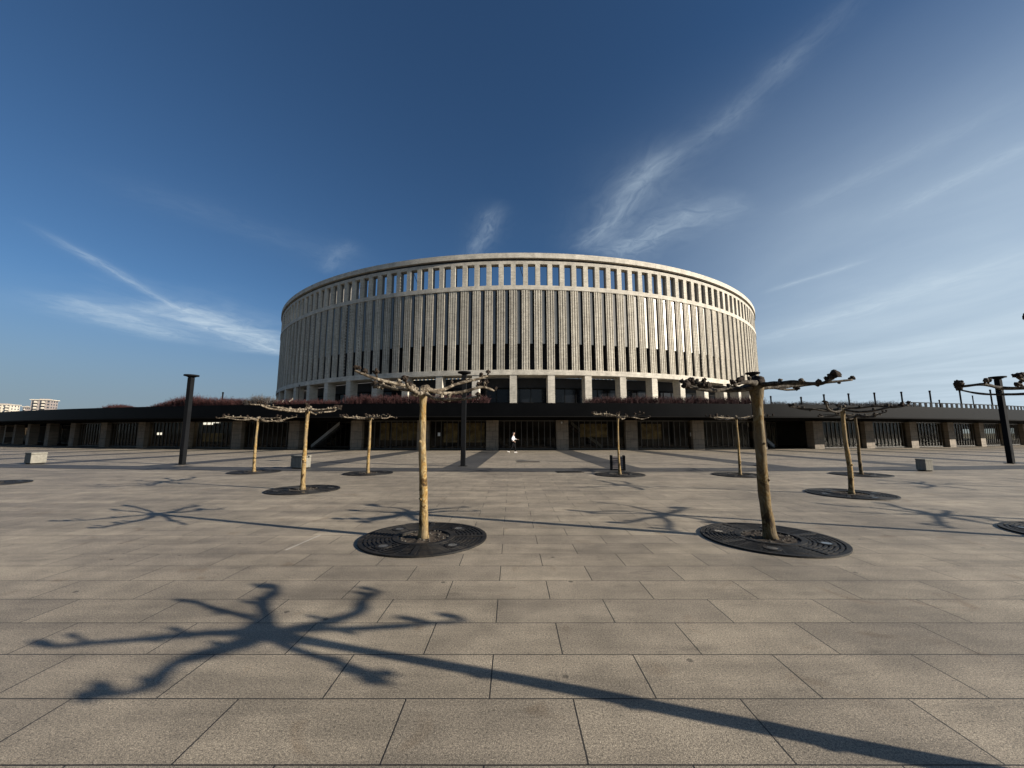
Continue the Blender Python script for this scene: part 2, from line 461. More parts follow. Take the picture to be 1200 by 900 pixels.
# the far half, one plain part
bm = bmesh.new()
for j in range(VIS+1, 216-VIS):
    a = A_COL+j*BAY; Rm = Matrix.Rotation(a, 4, 'Z')
    box(bm, -.58, .58, -RB, -RB+1.69, Z['ob'], Z['ot'], Rm)
    box(bm, -.93, .93, -RB, -RB+.34, Z['pb'], Z['pt'], Rm)
    if j % 3 == 0: box(bm, -.82, .82, -RB, -RB+2.4, Z['base'], Z['bb'], Rm)
o = obj('far_side', bm, M['travertine'], st); o['kind'] = 'stuff'
# glazed ground storey behind the columns
sring('storey_glazing', RB-5.4, RB-5.2, Z['base'], 12.4, M['darkglass'], 216)
sring('storey_wall', RB-5.9, RB-5.6, Z['base'], Z['bb'], M['darkwall'], 216)
bm = bmesh.new()
for j in range(-39, 40):
    a = A_COL+(j+.5)*BAY; Rm = Matrix.Rotation(a, 4, 'Z')
    box(bm, -.06, .06, -RB+5.05, -RB+5.19, Z['base'], 12.4, Rm)
ring(bm, RB-5.2, RB-5.02, 12.4, 12.7, A_COL-40*BAY, A_COL+40*BAY, 160, 'oitb', O)
ring(bm, RB-5.19, RB-5.03, 9.0, 9.12, A_COL-40*BAY, A_COL+40*BAY, 160, 'oitb', O)
obj('storey_mullions', bm, M['soffit'], st)
# roof rim and cables seen through the openings
bm = bmesh.new()
for k in range(-30, 31):
    a = A_COL+k*D5*.8+.012
    p0 = Vector((math.sin(a)*(RB-2), -math.cos(a)*(RB-2), 44.3)); p1 = Vector((math.sin(a+.025)*(RB-4.2), -math.cos(a+.025)*(RB-4.2), 36.5))
    if k % 4 == 0: tube(bm, [p0, p1], .07, 6)
obj('roof_cable', bm, M['cable'], st)

# ------------------------------------------------------------------ podium arcade
pod = thing('stadium_podium', 'long low dark arcade podium with stone pillars and a black canopy around the stadium foot', 'podium', (CX, CY, 0))
def pring(name, r0, r1, z0, z1, mat, n=300, faces='oitb', a0=R(-62), a1=R(62)):
    bm = bmesh.new(); ring(bm, r0, r1, z0, z1, a0, a1, n, faces, O); return obj(name, bm, mat, pod)
ZC0, ZC1 = 3.14, 4.24
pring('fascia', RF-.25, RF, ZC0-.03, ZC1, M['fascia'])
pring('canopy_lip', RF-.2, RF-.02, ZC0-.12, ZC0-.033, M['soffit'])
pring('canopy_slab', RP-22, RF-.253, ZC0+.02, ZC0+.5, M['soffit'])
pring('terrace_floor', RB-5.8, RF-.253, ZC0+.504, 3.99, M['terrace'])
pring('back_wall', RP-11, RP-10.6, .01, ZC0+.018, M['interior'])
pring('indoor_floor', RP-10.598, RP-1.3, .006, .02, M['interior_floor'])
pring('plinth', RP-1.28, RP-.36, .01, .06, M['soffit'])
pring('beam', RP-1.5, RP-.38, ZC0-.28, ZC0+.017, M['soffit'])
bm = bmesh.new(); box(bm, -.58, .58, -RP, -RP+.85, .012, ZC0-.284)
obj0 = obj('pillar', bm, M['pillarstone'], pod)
bm = bmesh.new(); box(bm, -2.83, 2.83, -RP+.50, -RP+.52, .1, 2.83); gl0 = obj('window', bm, M['glazing'], pod)
bm = bmesh.new()
for i in range(11):
    x = -2.8+i*.56; box(bm, x-.028, x+.028, -RP+.43, -RP+.497, .063, 2.855)
for i in range(10):
    x0 = -2.8+i*.56+.036; x1 = x0+.488
    box(bm, x0, x1, -RP+.41, -RP+.495, .063, .16); box(bm, x0, x1, -RP+.41, -RP+.495, 2.76, 2.855)
mu0 = obj('mullion', bm, M['mullion'], gl0)
DEEP = {-3, 4, -9, -10, -11, -12, -13, -14}
PK = range(-17, 15)
used = False; usedw = False
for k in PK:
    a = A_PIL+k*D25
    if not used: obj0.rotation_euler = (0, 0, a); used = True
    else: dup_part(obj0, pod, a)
    am = a+D25/2
    if k in (-17, -16, -15, 13, 14): continue
    if not usedw: w = gl0; usedw = True
    else: w = dup_tree(gl0, pod)
    w.rotation_euler = (0, 0, am)
    w.location = Vector((-math.sin(am), math.cos(am), 0))*(4.2 if k in DEEP else 0.0)
# stairs behind the glass
def stair(u, du, flip, label):
    a = ring_angle(u, RP-4, 2.0)
    t = thing('staircase', label, 'staircase', polar(a, RP-4, .022), a)
    bm = bmesh.new(); n = 12
    for i in range(n):
        x0 = flip*(i*.27); x1 = flip*((i+1)*.27)
        box(bm, min(x0, x1), max(x0, x1), 0, 1.6, max(0, (n-1-i)*.21-.12), (n-i)*.21)
    obj('flight', bm, M['terrace'], t)
    bm = bmesh.new()
    L = n*.27
    vs = [(0, n*.21+.36), (0, n*.21-.02), (flip*L, -.0), (flip*L, .34)]
    prism(bm, [(x, z) for x, z in (vs if flip < 0 else vs)], -.09, -.02)
    for v in bm.verts: x, z, y = v.co.x, v.co.y, v.co.z; v.co = (x, y, z)
    obj('balustrade', bm, M['white'], t)
stair(669, 25, 1, 'pale stair flight descending to the right behind the glass just right of the doorway')
stair(398, 25, -1, 'pale stair flight behind the glass left of the nearest trunk, descending to the left')
stair(875, 25, 1, 'pale stair flight behind the glass beside the large leaning tree on the right')
# small notices on the glass
def notice(u, v, w, h, label):
    a = ring_angle(u, RP-.385, 1.6)
    p = polar(a, RP-.385, 0); zz = EYE+p.y*math.tan(PITCH-math.atan((v-450)/FPX))
    bm = bmesh.new(); box(bm, -w/2, w/2, -.01, .01, -h/2, h/2)
    box(bm, -w/2+.03, w/2-.03, -.014, -.0105, h/2-.12, h/2-.05)
    o = obj('paper_notice', bm, M['white'], None, loc=(p.x, p.y, zz)); o.rotation_euler = (0, 0, a)
    tag(o, label, 'notice')
notice(514.5, 509, .24, .34, 'white paper notice on the glazing left of the middle lamp post')
notice(810, 509, .22, .36, 'white paper notice on the glazing beside the pillar left of the right-hand leaning tree')
# pillar lamp
a = ring_angle(658, RP, 2.5); p = polar(a, RP+.002, 2.62)
bm = bmesh.new(); box(bm, -.07, .07, -.08, 0, -.09, .09); bevel(bm, .015)
o = obj('wall_lamp', bm, M['white'], None, loc=p); o.rotation_euler = (0, 0, a)
tag(o, 'small pale square fitting high on the pillar right of the walking person', 'wall lamp')
# glowing panels added in place of daylight seen through the left bay
def lit_mat():
    m, N, b = material('daylight_glow'); b.inputs['Emission Color'].default_value = (1, .97, .92, 1); b.inputs['Emission Strength'].default_value = 1.3
    b.inputs['Base Color'].default_value = (.8, .8, .8, 1); return m
M['lit'] = lit_mat()
def glow_panel(u, v, w, label):
    a = ring_angle(u, RP-.62, 2.5); p = polar(a, RP-.62, 0)
    zz = EYE+p.y*math.tan(PITCH-math.atan((v-450)/FPX))
    t = thing('daylight_panel', label, 'glow panel', (p.x, p.y, zz), a)
    bm = bmesh.new(); box(bm, -w/2, w/2, 0, .35, -.06, .2); obj('glow_box', bm, M['lit'], t)
    bm = bmesh.new(); box(bm, -w/2-.05, w/2+.05, .002, .348, .203, .26); obj('glow_cap', bm, M['mullion'], t)
glow_panel(242, 497, .9, 'added glowing panel for daylight seen through the arcade glazing, largest of the row')
glow_panel(251, 495, .75, 'added glowing panel for daylight in the middle of the row behind the left glazing')
glow_panel(186, 509, .22, 'tiny added glowing panel behind the glazing left of the tall left lamp post')
glow_panel(216, 503, .2, 'tiny added glowing panel behind the glazing beside the tall left lamp post')

M['reflection_panel'] = simple('reflection_gold', (.42, .32, .155), .6, 0, .75, 1.6)  # gold panels added behind the glass in place of reflections on it
def reflection_panel(u0, u1, z0, z1, label):
    a0, a1 = ring_angle(u0, RP-.62, 1.6), ring_angle(u1, RP-.62, 1.6); a = (a0+a1)/2; w = (a1-a0)*(RP-.62)/2
    p = polar(a, RP-.62, 0)
    t = thing('reflection_slab', label, 'reflection panel', (p.x, p.y, .022), a, 'panels added to imitate reflections in the arcade glazing')
    bm = bmesh.new(); box(bm, -w, w, .0, .06, z0, z1); obj('panel', bm, M['reflection_panel'], t)
    bm = bmesh.new()
    for x in (-w+.05, w-.05): box(bm, x-.04, x+.04, .061, .12, .04, z1+.05)
    obj('frame', bm, M['soffit'], t)
reflection_panel(446, 456, .9, 2.6, 'narrow golden panel imitating a reflection, behind the glass beside the slim left trunk')
reflection_panel(459, 493, .9, 2.6, 'wide golden panel imitating a reflection, behind the glass left of the nearer left trunk')
reflection_panel(520, 536, .7, 2.55, 'golden panel imitating a reflection, behind the glass left of the middle lamp post')
reflection_panel(546, 568, .7, 2.6, 'golden panel imitating a reflection, behind the glass right of the middle lamp post')
reflection_panel(680, 712, 1.2, 2.5, 'golden panel imitating a reflection, behind the glass above the litter bin')
reflection_panel(752, 775, 1.0, 2.5, 'golden panel imitating a reflection, behind the glass right of the slim middle tree')
reflection_panel(238, 262, .7, 1.6, 'low golden panel imitating a reflection, under the added glowing panels')
# ------------------------------------------------------------------ terrace planting, posts, railing
def hedge(u0, u1, rr, hts, label, mat, n, spread=.55, name='hedge', seed=1):
    rg = random.Random(seed)
    a0, a1 = ring_angle(u0, rr, 4.6), ring_angle(u1, rr, 4.6)
    am = (a0+a1)/2
    c = polar(am, rr, 3.99)
    t = bpy.data.objects  # noqa
    bm = bmesh.new()
    def H(f):
        x = f*(len(hts)-1); i = min(int(x), len(hts)-2); return hts[i]+(hts[i+1]-hts[i])*(x-i)
    for _ in range(n):
        f = rg.random(); a = a0+(a1-a0)*f; r = rr+rg.uniform(-spread, spread)
        h = 1.3*H(f)*(1-.25*abs(r-rr)/spread)*(.82+.3*noise.noise(Vector((f*30, r*2, seed))))
        b0 = polar(a, r, 3.995)
        top = b0+Vector((rg.uniform(-.4, .4), rg.uniform(-.25, .25), h*rg.uniform(.7, 1.06)))
        low = b0.lerp(top, rg.uniform(.0, .6)); low.z = max(low.z, 3.995)
        d = Vector((rg.uniform(-1, 1), rg.uniform(-1, 1), 0)).normalized()*rg.uniform(.008, .02)
        q = [bm.verts.new(low-d-c), bm.verts.new(low+d-c), bm.verts.new(top+d*.3-c), bm.verts.new(top-d*.3-c)]
        bm.faces.new(q)
        # side twiglets
        for _k in range(2):
            m = low.lerp(top, rg.uniform(.4, 1)); e = m+Vector((rg.uniform(-.22, .22), rg.uniform(-.22, .22), rg.uniform(-.02, .2)))
            d2 = Vector((rg.uniform(-1, 1), rg.uniform(-1, 1), rg.uniform(-1, 1))).normalized()*.014
            bm.faces.new([bm.verts.new(m-d2-c), bm.verts.new(m+d2-c), bm.verts.new(e-c)])
    o = obj(name, bm, mat, None, loc=c)
    tag(o, label, 'hedge' if name == 'hedge' else 'bush', 'hedges and bushes on the canopy roof')
RH = RF-1.6
hedge(118, 166, RH, [.15, .5, .7, .65, .4, .15], 'low rounded red-brown hedge nearest the left end of the canopy', M['hedge'], 1800, seed=1)
hedge(174, 216, RH, [.2, .45, .8, 1.2, 1.35], 'red-brown hedge rising towards the tall lamp post on the left', M['hedge'], 1800, seed=2)
hedge(218, 262, RH, [1.35, 1.4, 1.2, 1.1, 1.1], 'red-brown hedge just right of the tall left lamp post', M['hedge'], 1700, seed=3)
hedge(263, 289, RH, [1.05, 1.0, 1.0, .9], 'short red-brown hedge between the roof post and the grey bush', M['hedge'], 1200, seed=4)
hedge(290, 324, RH, [.9, 1.25, 1.3, 1.1, .9], 'grey twiggy bush where the bowl meets the canopy on the left', M['twig'], 900, name='bush', seed=5)
hedge(325, 400, RH, [.75, .8, .75, .7, .6], 'low red-brown hedge in front of the leftmost bowl columns', M['hedge'], 2200, seed=6)
hedge(406, 486, RH, [1.0, 1.1, 1.1, 1.05, 1.1], 'straight red-brown hedge behind the crown of the nearer left tree', M['hedge'], 2400, seed=7)
hedge(488, 571, RH, [1.1, 1.05, 1.1, 1.05, 1.0], 'straight red-brown hedge ending left of the bare canopy middle', M['hedge'], 2400, seed=8)
hedge(687, 776, RH, [.7, .95, .9, 1.0, .95], 'dark red hedge starting right of the bare canopy middle', M['hedge'], 2400, seed=9)
hedge(777, 893, RH, [.95, 1.0, .9, 1.0, .9], 'dark red hedge behind the crown of the leaning right tree', M['hedge'], 2800, seed=10)
hedge(897, 958, RH-.5, [.5, .7, .55, .75, .6], 'grey twiggy bush on the canopy right of the leaning tree', M['twig'], 1000, name='bush', seed=11)
hedge(959, 1020, RH-.5, [.6, .75, .8, .7, .75], 'long grey twiggy bush in the middle of the right canopy', M['twig'], 1000, name='bush', seed=12)
hedge(1021, 1081, RH-.5, [.8, .85, .9, .8, .35], 'grey twiggy bush whose rounded end is the rightmost on the canopy', M['twig'], 1100, name='bush', seed=13)

posts = []
def roof_post(u, vtop, r, zb, label):
    a = ring_angle(u, r, 5.5); p = polar(a, r, 0)
    zt = EYE+p.y*math.tan(PITCH-math.atan((vtop-450)/FPX))
    L = zt-zb
    t = thing('roof_post', label, 'post', (p.x, p.y, zb), a, 'thin black posts on the canopy roof')
    bm = bmesh.new(); cyl(bm, (0, 0), .07, 0, L-.16, 10); obj('pole', bm, M['lampmetal'], t)
    bm = bmesh.new(); cyl(bm, (0, 0), .085, L-.158, L, 12); obj('lamp_head', bm, M['lampmetal'], t)
near = ['beside the rounded knobs of the leaning tree', 'left of the pair of slim trees', 'directly above the pair of slim trees', 'just right of the pair of slim trees',
        'above the second lit pillar foot', 'above the concrete block on the right', 'carrying the left knobs of the rightmost crown', 'just left of the right-hand lamp post']
for u, v, w in zip((938, 965, 994, 1024.5, 1056.4, 1090, 1125.4, 1161.7), (465, 462, 461, 460, 459, 457.7, 457, 456.5), near):
    roof_post(u, v, RF-.55, 3.99, 'thin black roof post %s' % w)
roof_post(1101.5, 468.5, RF-9, 3.99, 'short thin black roof post right of the tallest one above the concrete block')
roof_post(1141.7, 463.5, RF-9, 3.99, 'short thin black roof post under the rightmost crown')
roof_post(903, 464, RF-4, 3.99, 'short thin black roof post hard against the leaning tree trunk')
roof_post(261, 459.5, RF-3, 3.99, 'single black roof post rising from the red hedge on the left')
roof_post(349.5, 451, RF-12, 3.99, 'pale-edged roof post standing before the leftmost bowl columns')
# railing on the right part of the canopy
t = thing('railing', 'low black railing along the canopy edge at the right end', 'railing', (CX, CY, 0))
aa0, aa1 = ring_angle(1062, RF-.12, 4.3), ring_angle(1196, RF-.12, 4.3)+R(6)
bm = bmesh.new(); ring(bm, RF-.17, RF-.10, 4.62, 4.70, aa0, aa1, 60, 'oitb', O); obj('handrail', bm, M['lampmetal'], t)
bm = bmesh.new(); nP = 46
box(bm, -.17, .17, -RF+.11, -RF+.16, 4.243, 4.618)
ba0 = obj('baluster', bm, M['lampmetal'], t)
for i in range(nP):
    a = aa0+(aa1-aa0)*(i+.5)/nP
    if i == 0: ba0.rotation_euler = (0, 0, a)
    else: dup_part(ba0, t, a)

# ------------------------------------------------------------------ lamp posts
def make_lamp(label):
    t = thing('lamp_post', label, 'lamp post', (0, 0, 0), 0, 'black column lamp posts along the dark band')
    bm = bmesh.new(); box(bm, -.11, .11, -.11, .11, .03, 4.52); bevel(bm, .01)
    box(bm, -.06, .06, -.118, -.111, .5, .95); obj('pole', bm, M['lampmetal'], t)
    bm = bmesh.new(); cyl(bm, (0, 0), .12, 4.523, 4.60, 28, .27); cyl(bm, (0, 0), .33, 4.602, 4.67, 32); obj('lamp_head', bm, M['lampmetal'], t)
    bm = bmesh.new(); box(bm, -.2, .2, -.2, .2, .013, .029); obj('base_plate', bm, M['iron'], t)
    return t
lamp_labels = ['black column lamp post standing alone on the left of the plaza', 'black column lamp post behind the nearer left tree, left of the walking person',
               'black column lamp post hidden behind the trunk of the leaning right tree', 'black column lamp post near the right edge, behind the rightmost crown']
lamp0 = make_lamp(lamp_labels[0])
for i, ang in enumerate((-6.42, -1.56, 3.31, 8.07)):
    o = lamp0 if i == 0 else dup_tree(lamp0)
    o['label'] = lamp_labels[i]
    o.location = polar(R(ang), 172.5, 0); o.rotation_euler = (0, 0, R(ang)+.02*i)

# ------------------------------------------------------------------ concrete seat blocks, bin
def make_block(label):
    t = thing('concrete_block', label, 'seat block', (0, 0, 0), 0, 'concrete seat blocks on the plaza')
    bm = bmesh.new(); box(bm, -.40, .40, -.40, .40, .05, .50); bevel(bm, .02, 2); obj('body', bm, M['concrete'], t)
    bm = bmesh.new(); box(bm, -.41, .41, -.41, .41, .512, .60); bevel(bm, .018, 2); obj('seat', bm, M['concrete'], t)
    bm = bmesh.new(); box(bm, -.34, .34, -.34, .34, .012, .049); obj('foot', bm, M['soffit'], t)
    bm = bmesh.new(); box(bm, -.36, .36, -.36, .36, .502, .511); obj('joint', bm, M['soffit'], t)
    return t
bl = ['pale concrete seat block standing alone on the far left', 'grey concrete seat block behind the trunk of the second left tree', 'concrete seat block with one dark side, on the right before the lit pillars']
b0 = make_block(bl[0])
for i, (p, rz, s) in enumerate(((ground(41, 543.5), R(-21), (.85, .72, 1.0)), (ground(352, 549), R(-24), (.9, .6, 1.0)), (ground(1084, 552), R(2), (.40, .50, .85)))):
    o = b0 if i == 0 else dup_tree(b0)
    o.location = (p.x, p.y, 0); o.rotation_euler = (0, 0, rz); o.scale = s; o['label'] = bl[i]
p = ground(724, 551)
t = thing('litter_bin', 'dark slatted litter bin with two upright side plates behind the slim middle tree', 'litter bin', (p.x, p.y, 0), R(-12))
for s in (-1, 1):
    bm = bmesh.new(); x = s*.27; box(bm, x-.05, x+.05, -.22, .22, .012, .64); bevel(bm, .01); obj('side_plate', bm, M['lampmetal'], t)
bm = bmesh.new()
for i in range(6): box(bm, -.215, .215, -.2, -.17, .07+i*.09, .13+i*.09); box(bm, -.215, .215, .17, .2, .07+i*.09, .13+i*.09)
obj('slat_panel', bm, M['greyrender'], t)
bm = bmesh.new(); box(bm, -.2, .2, -.165, .165, .03, .57); obj('liner', bm, M['darkwall'], t)
# drain covers in the paving
for u, v, w, lab in ((618.5, 541.5, .6, 'small dark drain cover in the paving right of the walking person'), (667, 791/1.5+26, .5, 'small dark drain slot on the apron right of the middle strip')):
    p = ground(u, v); bm = bmesh.new()
    for i in range(7): box(bm, -w+i*w*.29, -w+i*w*.29+w*.2, -.2, .2, .012, .024)
    box(bm, -w-.04, w+.08, -.25, -.203, .012, .024); box(bm, -w-.04, w+.08, .203, .25, .012, .024)
    tag(obj('drain_cover', bm, M['iron'], None, loc=(p.x, p.y, 0)), lab, 'drain cover')

# ------------------------------------------------------------------ tree grates
def arc_box(bm, r0, r1, a0, a1, z0, z1, n):
    ring(bm, r0, r1, z0, z1, a0, a1, n, 'oitb', O)
def make_grate():
    t = thing('tree_grate', '', 'tree grate', (0, 0, 0), 0, 'round cast iron tree grates in the paving')
    bm = bmesh.new(); arc_box(bm, .955, 1.02, 0, 2*math.pi, .002, .026, 64); obj('outer_ring', bm, M['iron'], t, False)
    bm = bmesh.new(); arc_box(bm, .42, .50, 0, 2*math.pi, .002, .034, 48); obj('inner_ring', bm, M['iron'], t)
    bm = bmesh.new(); 
    annulus(bm, .40, .954, .0105, 0, 2*math.pi, 48, O); obj('pit', bm, M['darkwall'], t)
    for q in range(4):
        bm = bmesh.new(); c = q*math.pi/2
        for i in range(7):
            r0 = .508+i*.064
            arc_box(bm, r0, r0+.036, c+.075, c+math.pi/2-.075, .012, .024, 14)
        for s in (.035, math.pi/2-.035-.04):
            pass
        Rm = Matrix.Rotation(c, 4, 'Z')
        box(bm, -.035, .035, -.953, -.503, .012, .028, Rm)
        for s in (.27, .62, .95, 1.3):
            Rs = Matrix.Rotation(c+s, 4, 'Z'); box(bm, -.013, .013, -.95, -.505, .0125, .0225, Rs)
        obj('grille', bm, M['iron'], t)
        a = c+math.pi/4; x, y = .73*math.sin(a), -.73*math.cos(a)
        bm = bmesh.new(); arc_box(bm, .072, .12, 0, 2*math.pi, .013, .032, 20)
        for v in bm.verts: v.co.x += x; v.co.y += y
        u = obj('uplight', bm, M['iron'], t)
        bm = bmesh.new(); cyl(bm, (x, y), .071, .014, .030, 18); obj('lens', bm, M['glasslens'], u)
    bm = bmesh.new(); rg = random.Random(5)
    bmesh.ops.create_grid(bm, x_segments=14, y_segments=14, size=.42)
    bmesh.ops.delete(bm, geom=[v for v in bm.verts if v.co.length > .419], context='VERTS')
    for v in bm.verts: v.co.z = .016+.022*noise.noise(v.co*9)+.01*noise.noise(v.co*25)
    soil = obj('soil', bm, M['soil'], t)
    bm = bmesh.new()
    for _ in range(34):
        a, r = rg.uniform(0, 6.28), .41*math.sqrt(rg.uniform(.1, 1)); lump(bm, (r*math.cos(a), r*math.sin(a), .022), rg.uniform(.01, .026), rg.random()*9, 1, .3, (1, 1, .6))
    pb = obj('pebbles', bm, M['pebble'], t); pb['kind'] = 'stuff'
    return t

# ------------------------------------------------------------------ pollarded trees
def smooth_path(ctrl, n):
    """Catmull-Rom through control points"""
    P = [Vector(c) for c in ctrl]; P = [P[0]*2-P[1]]+P+[P[-1]*2-P[-2]]
    out = []
    for i in range(1, len(P)-2):
        m = n if i < len(P)-3 else n+1
        for k in range(m):
            t = k/n
            a, b, c, d = P[i-1], P[i], P[i+1], P[i+2]
            out.append(.5*((2*b)+(c-a)*t+(2*a-5*b+4*c-d)*t*t+(3*b-a-3*c+d)*t**3))
    return out
def tree(x, y, label, crown, tips, r0=.085, r1=.058, seed=0, lean=0.0):
    """crown: the head (x,y,z); tips: world points of the branch ends"""
    rg = random.Random(seed+40)
    base = Vector((x, y, .01)); head = Vector(crown)
    r0 *= .80; r1 *= .80
    t = thing('pollarded_tree', label, 'tree', base, 0, 'pollarded plane trees in iron grates')
    mid = (head-base)
    ctrl = [Vector((0, 0, 0)), mid*.3+Vector((rg.uniform(-.03, .03), rg.uniform(-.03, .03), 0)), mid*.65+Vector((rg.uniform(-.03, .03), rg.uniform(-.03, .03), 0)), mid]
    path = smooth_path(ctrl, 9); n = len(path)
    rad = []
    for i in range(n):
        f = i/(n-1); r = r0+(r1-r0)*min(f*1.15, 1)
        if f < .10: r *= 1+.28*(1-f/.10)**2
        if f > .88: r *= 1+.55*((f-.88)/.12)
        rad.append(r*(1+.13*noise.noise(Vector((f*6, seed*1.37, 0)))))
    bm = bmesh.new(); tube(bm, path, rad, 14, True, .10, seed)
    for i in range(4):   # old pruning scars on the stem
        f = rg.uniform(.15, .9); p = path[int(f*(n-1))]; a = rg.uniform(0, 6.28); rr = rad[int(f*(n-1))]
        lump(bm, p+Vector((math.cos(a), math.sin(a), 0))*rr*.9, rg.uniform(.016, .03), seed+i, 2, .3)
    obj('trunk', bm, M['brownbark'] if seed in (3, 21) else M['bark'], t, True)
    # knotty head
    bm = bmesh.new()
    for i in range(7):
        a = rg.uniform(0, 6.28); lump(bm, mid+Vector((math.cos(a)*.05, math.sin(a)*.05, rg.uniform(-.03, .07)))*1.0, rg.uniform(.036, .060)*(r1/.048)**1.25, seed*3+i, 2, .32)
    obj('pollard_head', bm, M['knob'] if r1 > .06 else M['branch'], t, True)
    for j, tip in enumerate(tips):
        tipv = Vector(tip)-base
        d = tipv-mid; L = Vector((d.x, d.y, 0)).length
        if L < .05: continue
        side = Vector((-d.y, d.x, 0)).normalized()
        wig = .05 if seed == 1 else .10
        s1 = rg.uniform(-wig, wig)*L; s2 = rg.uniform(-wig, wig)*L
        start = mid+Vector((d.x, d.y, 0)).normalized()*.05+Vector((0, 0, rg.uniform(-.05, .04)))
        dip = rg.uniform(-.09, .05)
        ctrl = [start, start+d*.22+Vector((0, 0, dip))+side*s1*.6, start+d*.5+side*s1+Vector((0, 0, dip*.8+rg.uniform(-.03, .03))), start+d*.76+side*s2*.7+Vector((0, 0, rg.uniform(-.05, .04))), tipv]
        path = smooth_path(ctrl, 6); n = len(path)
        rr0 = rg.uniform(.028, .038)*(r1/.046)**.6*(1.35 if seed == 1 else 1.0); rr1 = rg.uniform(.014, .020)*(1.3 if seed == 1 else 1.0)
        rad = []
        for i in range(n):
            f = i/(n-1)
            rad.append((rr0+(rr1-rr0)*f)*(1+.28*noise.noise(Vector((f*9, seed*1.7, j*2.3)))))
        bm = bmesh.new(); tube(bm, path, rad, 9, True, .25, seed*5+j)
        # spurs along the branch
        for _ in range(rg.randint(2, 4)):
            f = rg.uniform(.25, .93); i = int(f*(n-1)); p = path[i]
            q = p+Vector((rg.uniform(-.05, .05), rg.uniform(-.05, .05), rg.uniform(.02, .07)*rg.choice((1, 1, 1, -.5))))
            tube(bm, [p, p.lerp(q, .5), q], [rad[i]*.8, rad[i]*.55, rad[i]*.5], 6, True)
            lump(bm, q, rg.uniform(.018, .036), rg.random()*30, 2, .5)
        b = obj('branch', bm, M['shadebranch'] if seed in (3, 4, 21, 6) else M['branch'], t, True)
        bm = bmesh.new()
        kk = rg.choice((1, 2, 2, 3))
        for q in range(kk):
            f = 1-.13*q*rg.uniform(.8, 1.3); p = path[min(n-1, int(f*(n-1)))]
            up = Vector((rg.uniform(-.03, .03), rg.uniform(-.03, .03), rg.uniform(.02, .07)+(.03 if q else 0)))
            c = p+up
            tube(bm, [p, c], [rr1*.9, rr1*.8], 6, True)
            R0 = rg.uniform(.032, .052)*(1.35 if seed in (3, 4) else 1.0)
            lump(bm, c, R0*.85, rg.random()*50, 2, .8, (rg.uniform(.8, 1.15), rg.uniform(.8, 1.15), rg.uniform(.7, 1.1)))
            for z in range(7):
                dd = Vector((rg.uniform(-1, 1), rg.uniform(-1, 1), rg.uniform(-.4, 1))).normalized(); lump(bm, c+dd*R0*.8, R0*rg.uniform(.28, .5), rg.random()*50, 1, .5)
        obj('knob', bm, M['knob'], b, True)
    return t
def auto_tips(x, y, z, n, seed, lo=.9, hi=1.5):
    rg = random.Random(seed); a0 = rg.uniform(0, 6.28); out = []
    for i in range(n):
        a = a0+2*math.pi*(i+rg.uniform(-.28, .28))/n; L = rg.uniform(lo, hi)
        out.append((x+L*math.cos(a), y+L*math.sin(a), z+rg.uniform(-.04, .13)))
    return out
grates = []
def grate_at(x, y, rz, label): grates.append((x, y, rz, label))
TREES = []
tree(3.86, 1.60, 'nearest tree, only the knobs of its crown showing at the right edge of the sky', (3.68, 1.44, 2.25),
     [(2.22, 1.24, 2.25), (2.98, 1.92, 2.4), (3.29, 2.39, 2.31), (4.32, 2.27, 2.25), (5.32, 1.64, 2.27), (4.85, .82, 2.24), (3.08, .68, 2.24)], .085, .062, 1)
grate_at(3.86, 1.60, .2, 'round iron grate outside the frame under the nearest tree')
tree(-1.35, 6.12, 'pollarded tree with the golden patchy trunk, nearer one left of the middle', (-1.40, 6.04, 2.26),
     [(-2.17, 5.24, 2.46), (-2.47, 6.81, 2.41), (-.43, 6.70, 2.60), (-.47, 5.29, 2.10), (-.3, 6.5, 2.32), (-1.36, 4.92, 2.24), (-2.3, 6.36, 2.38)], .088, .062, 2)
grate_at(-1.35, 6.17, .05, 'round iron grate under the golden-trunked tree left of the middle')
tree(3.93, 6.10, 'thick leaning tree with dark knobbly crown against the sky, right of the middle', (3.85, 6.02, 2.36),
     [(5.52, 6.19, 2.46), (4.98, 6.70, 2.36), (2.83, 6.27, 2.41), (2.56, 5.6, 2.27), (3.13, 6.88, 2.43), (3.08, 5.28, 2.25), (4.3, 5.1, 2.33)], .108, .088, 3)
grate_at(3.95, 6.15, .25, 'round iron grate under the thick leaning tree right of the middle')
tree(8.85, 6.0, 'tree with its trunk out of frame, crown reaching in at the right lamp post', (8.8, 6.0, 2.3),
     [(7.38, 6.3, 2.36), (7.9, 5.95, 2.47), (8.3, 7.1, 2.4), (9.9, 6.6, 2.4), (9.8, 5.1, 2.3), (8.5, 4.6, 2.3), (7.75, 5.2, 2.3)], .09, .065, 4)
grate_at(9.1, 6.25, 0, 'round iron grate cut off by the right edge of the picture')
def place(u, v, label, seed, glabel, n=6, zt=2.27, r0=.082, r1=.055, lean=0, dy=0):
    p = ground(u, v)
    tree(p.x, p.y+dy, label, (p.x+lean, p.y+dy, zt), auto_tips(p.x+lean, p.y+dy, zt, n, seed), r0, r1, seed)
    grate_at(p.x, p.y+dy+.05, seed*.4, glabel)
place(354.5, 574.5, 'pollarded tree with a yellow trunk standing in front of a grey seat block', 15, 'round iron grate under the yellow-trunked tree before the seat block', 8)
place(998, 579.5, 'pollarded tree lit on one side, front one of the slim pair on the right', 6, 'round iron grate under the front tree of the slim right pair')
place(297.5, 553.5, 'smallest pollarded tree on the left, between the tall lamp post and the yellow trunk', 17, 'round iron grate under the smallest tree on the left', 7, 2.2)
place(431, 555, 'slim pollarded tree between the two golden trunks on the left', 8, 'round iron grate between the two golden-trunked trees', 7, 2.25)
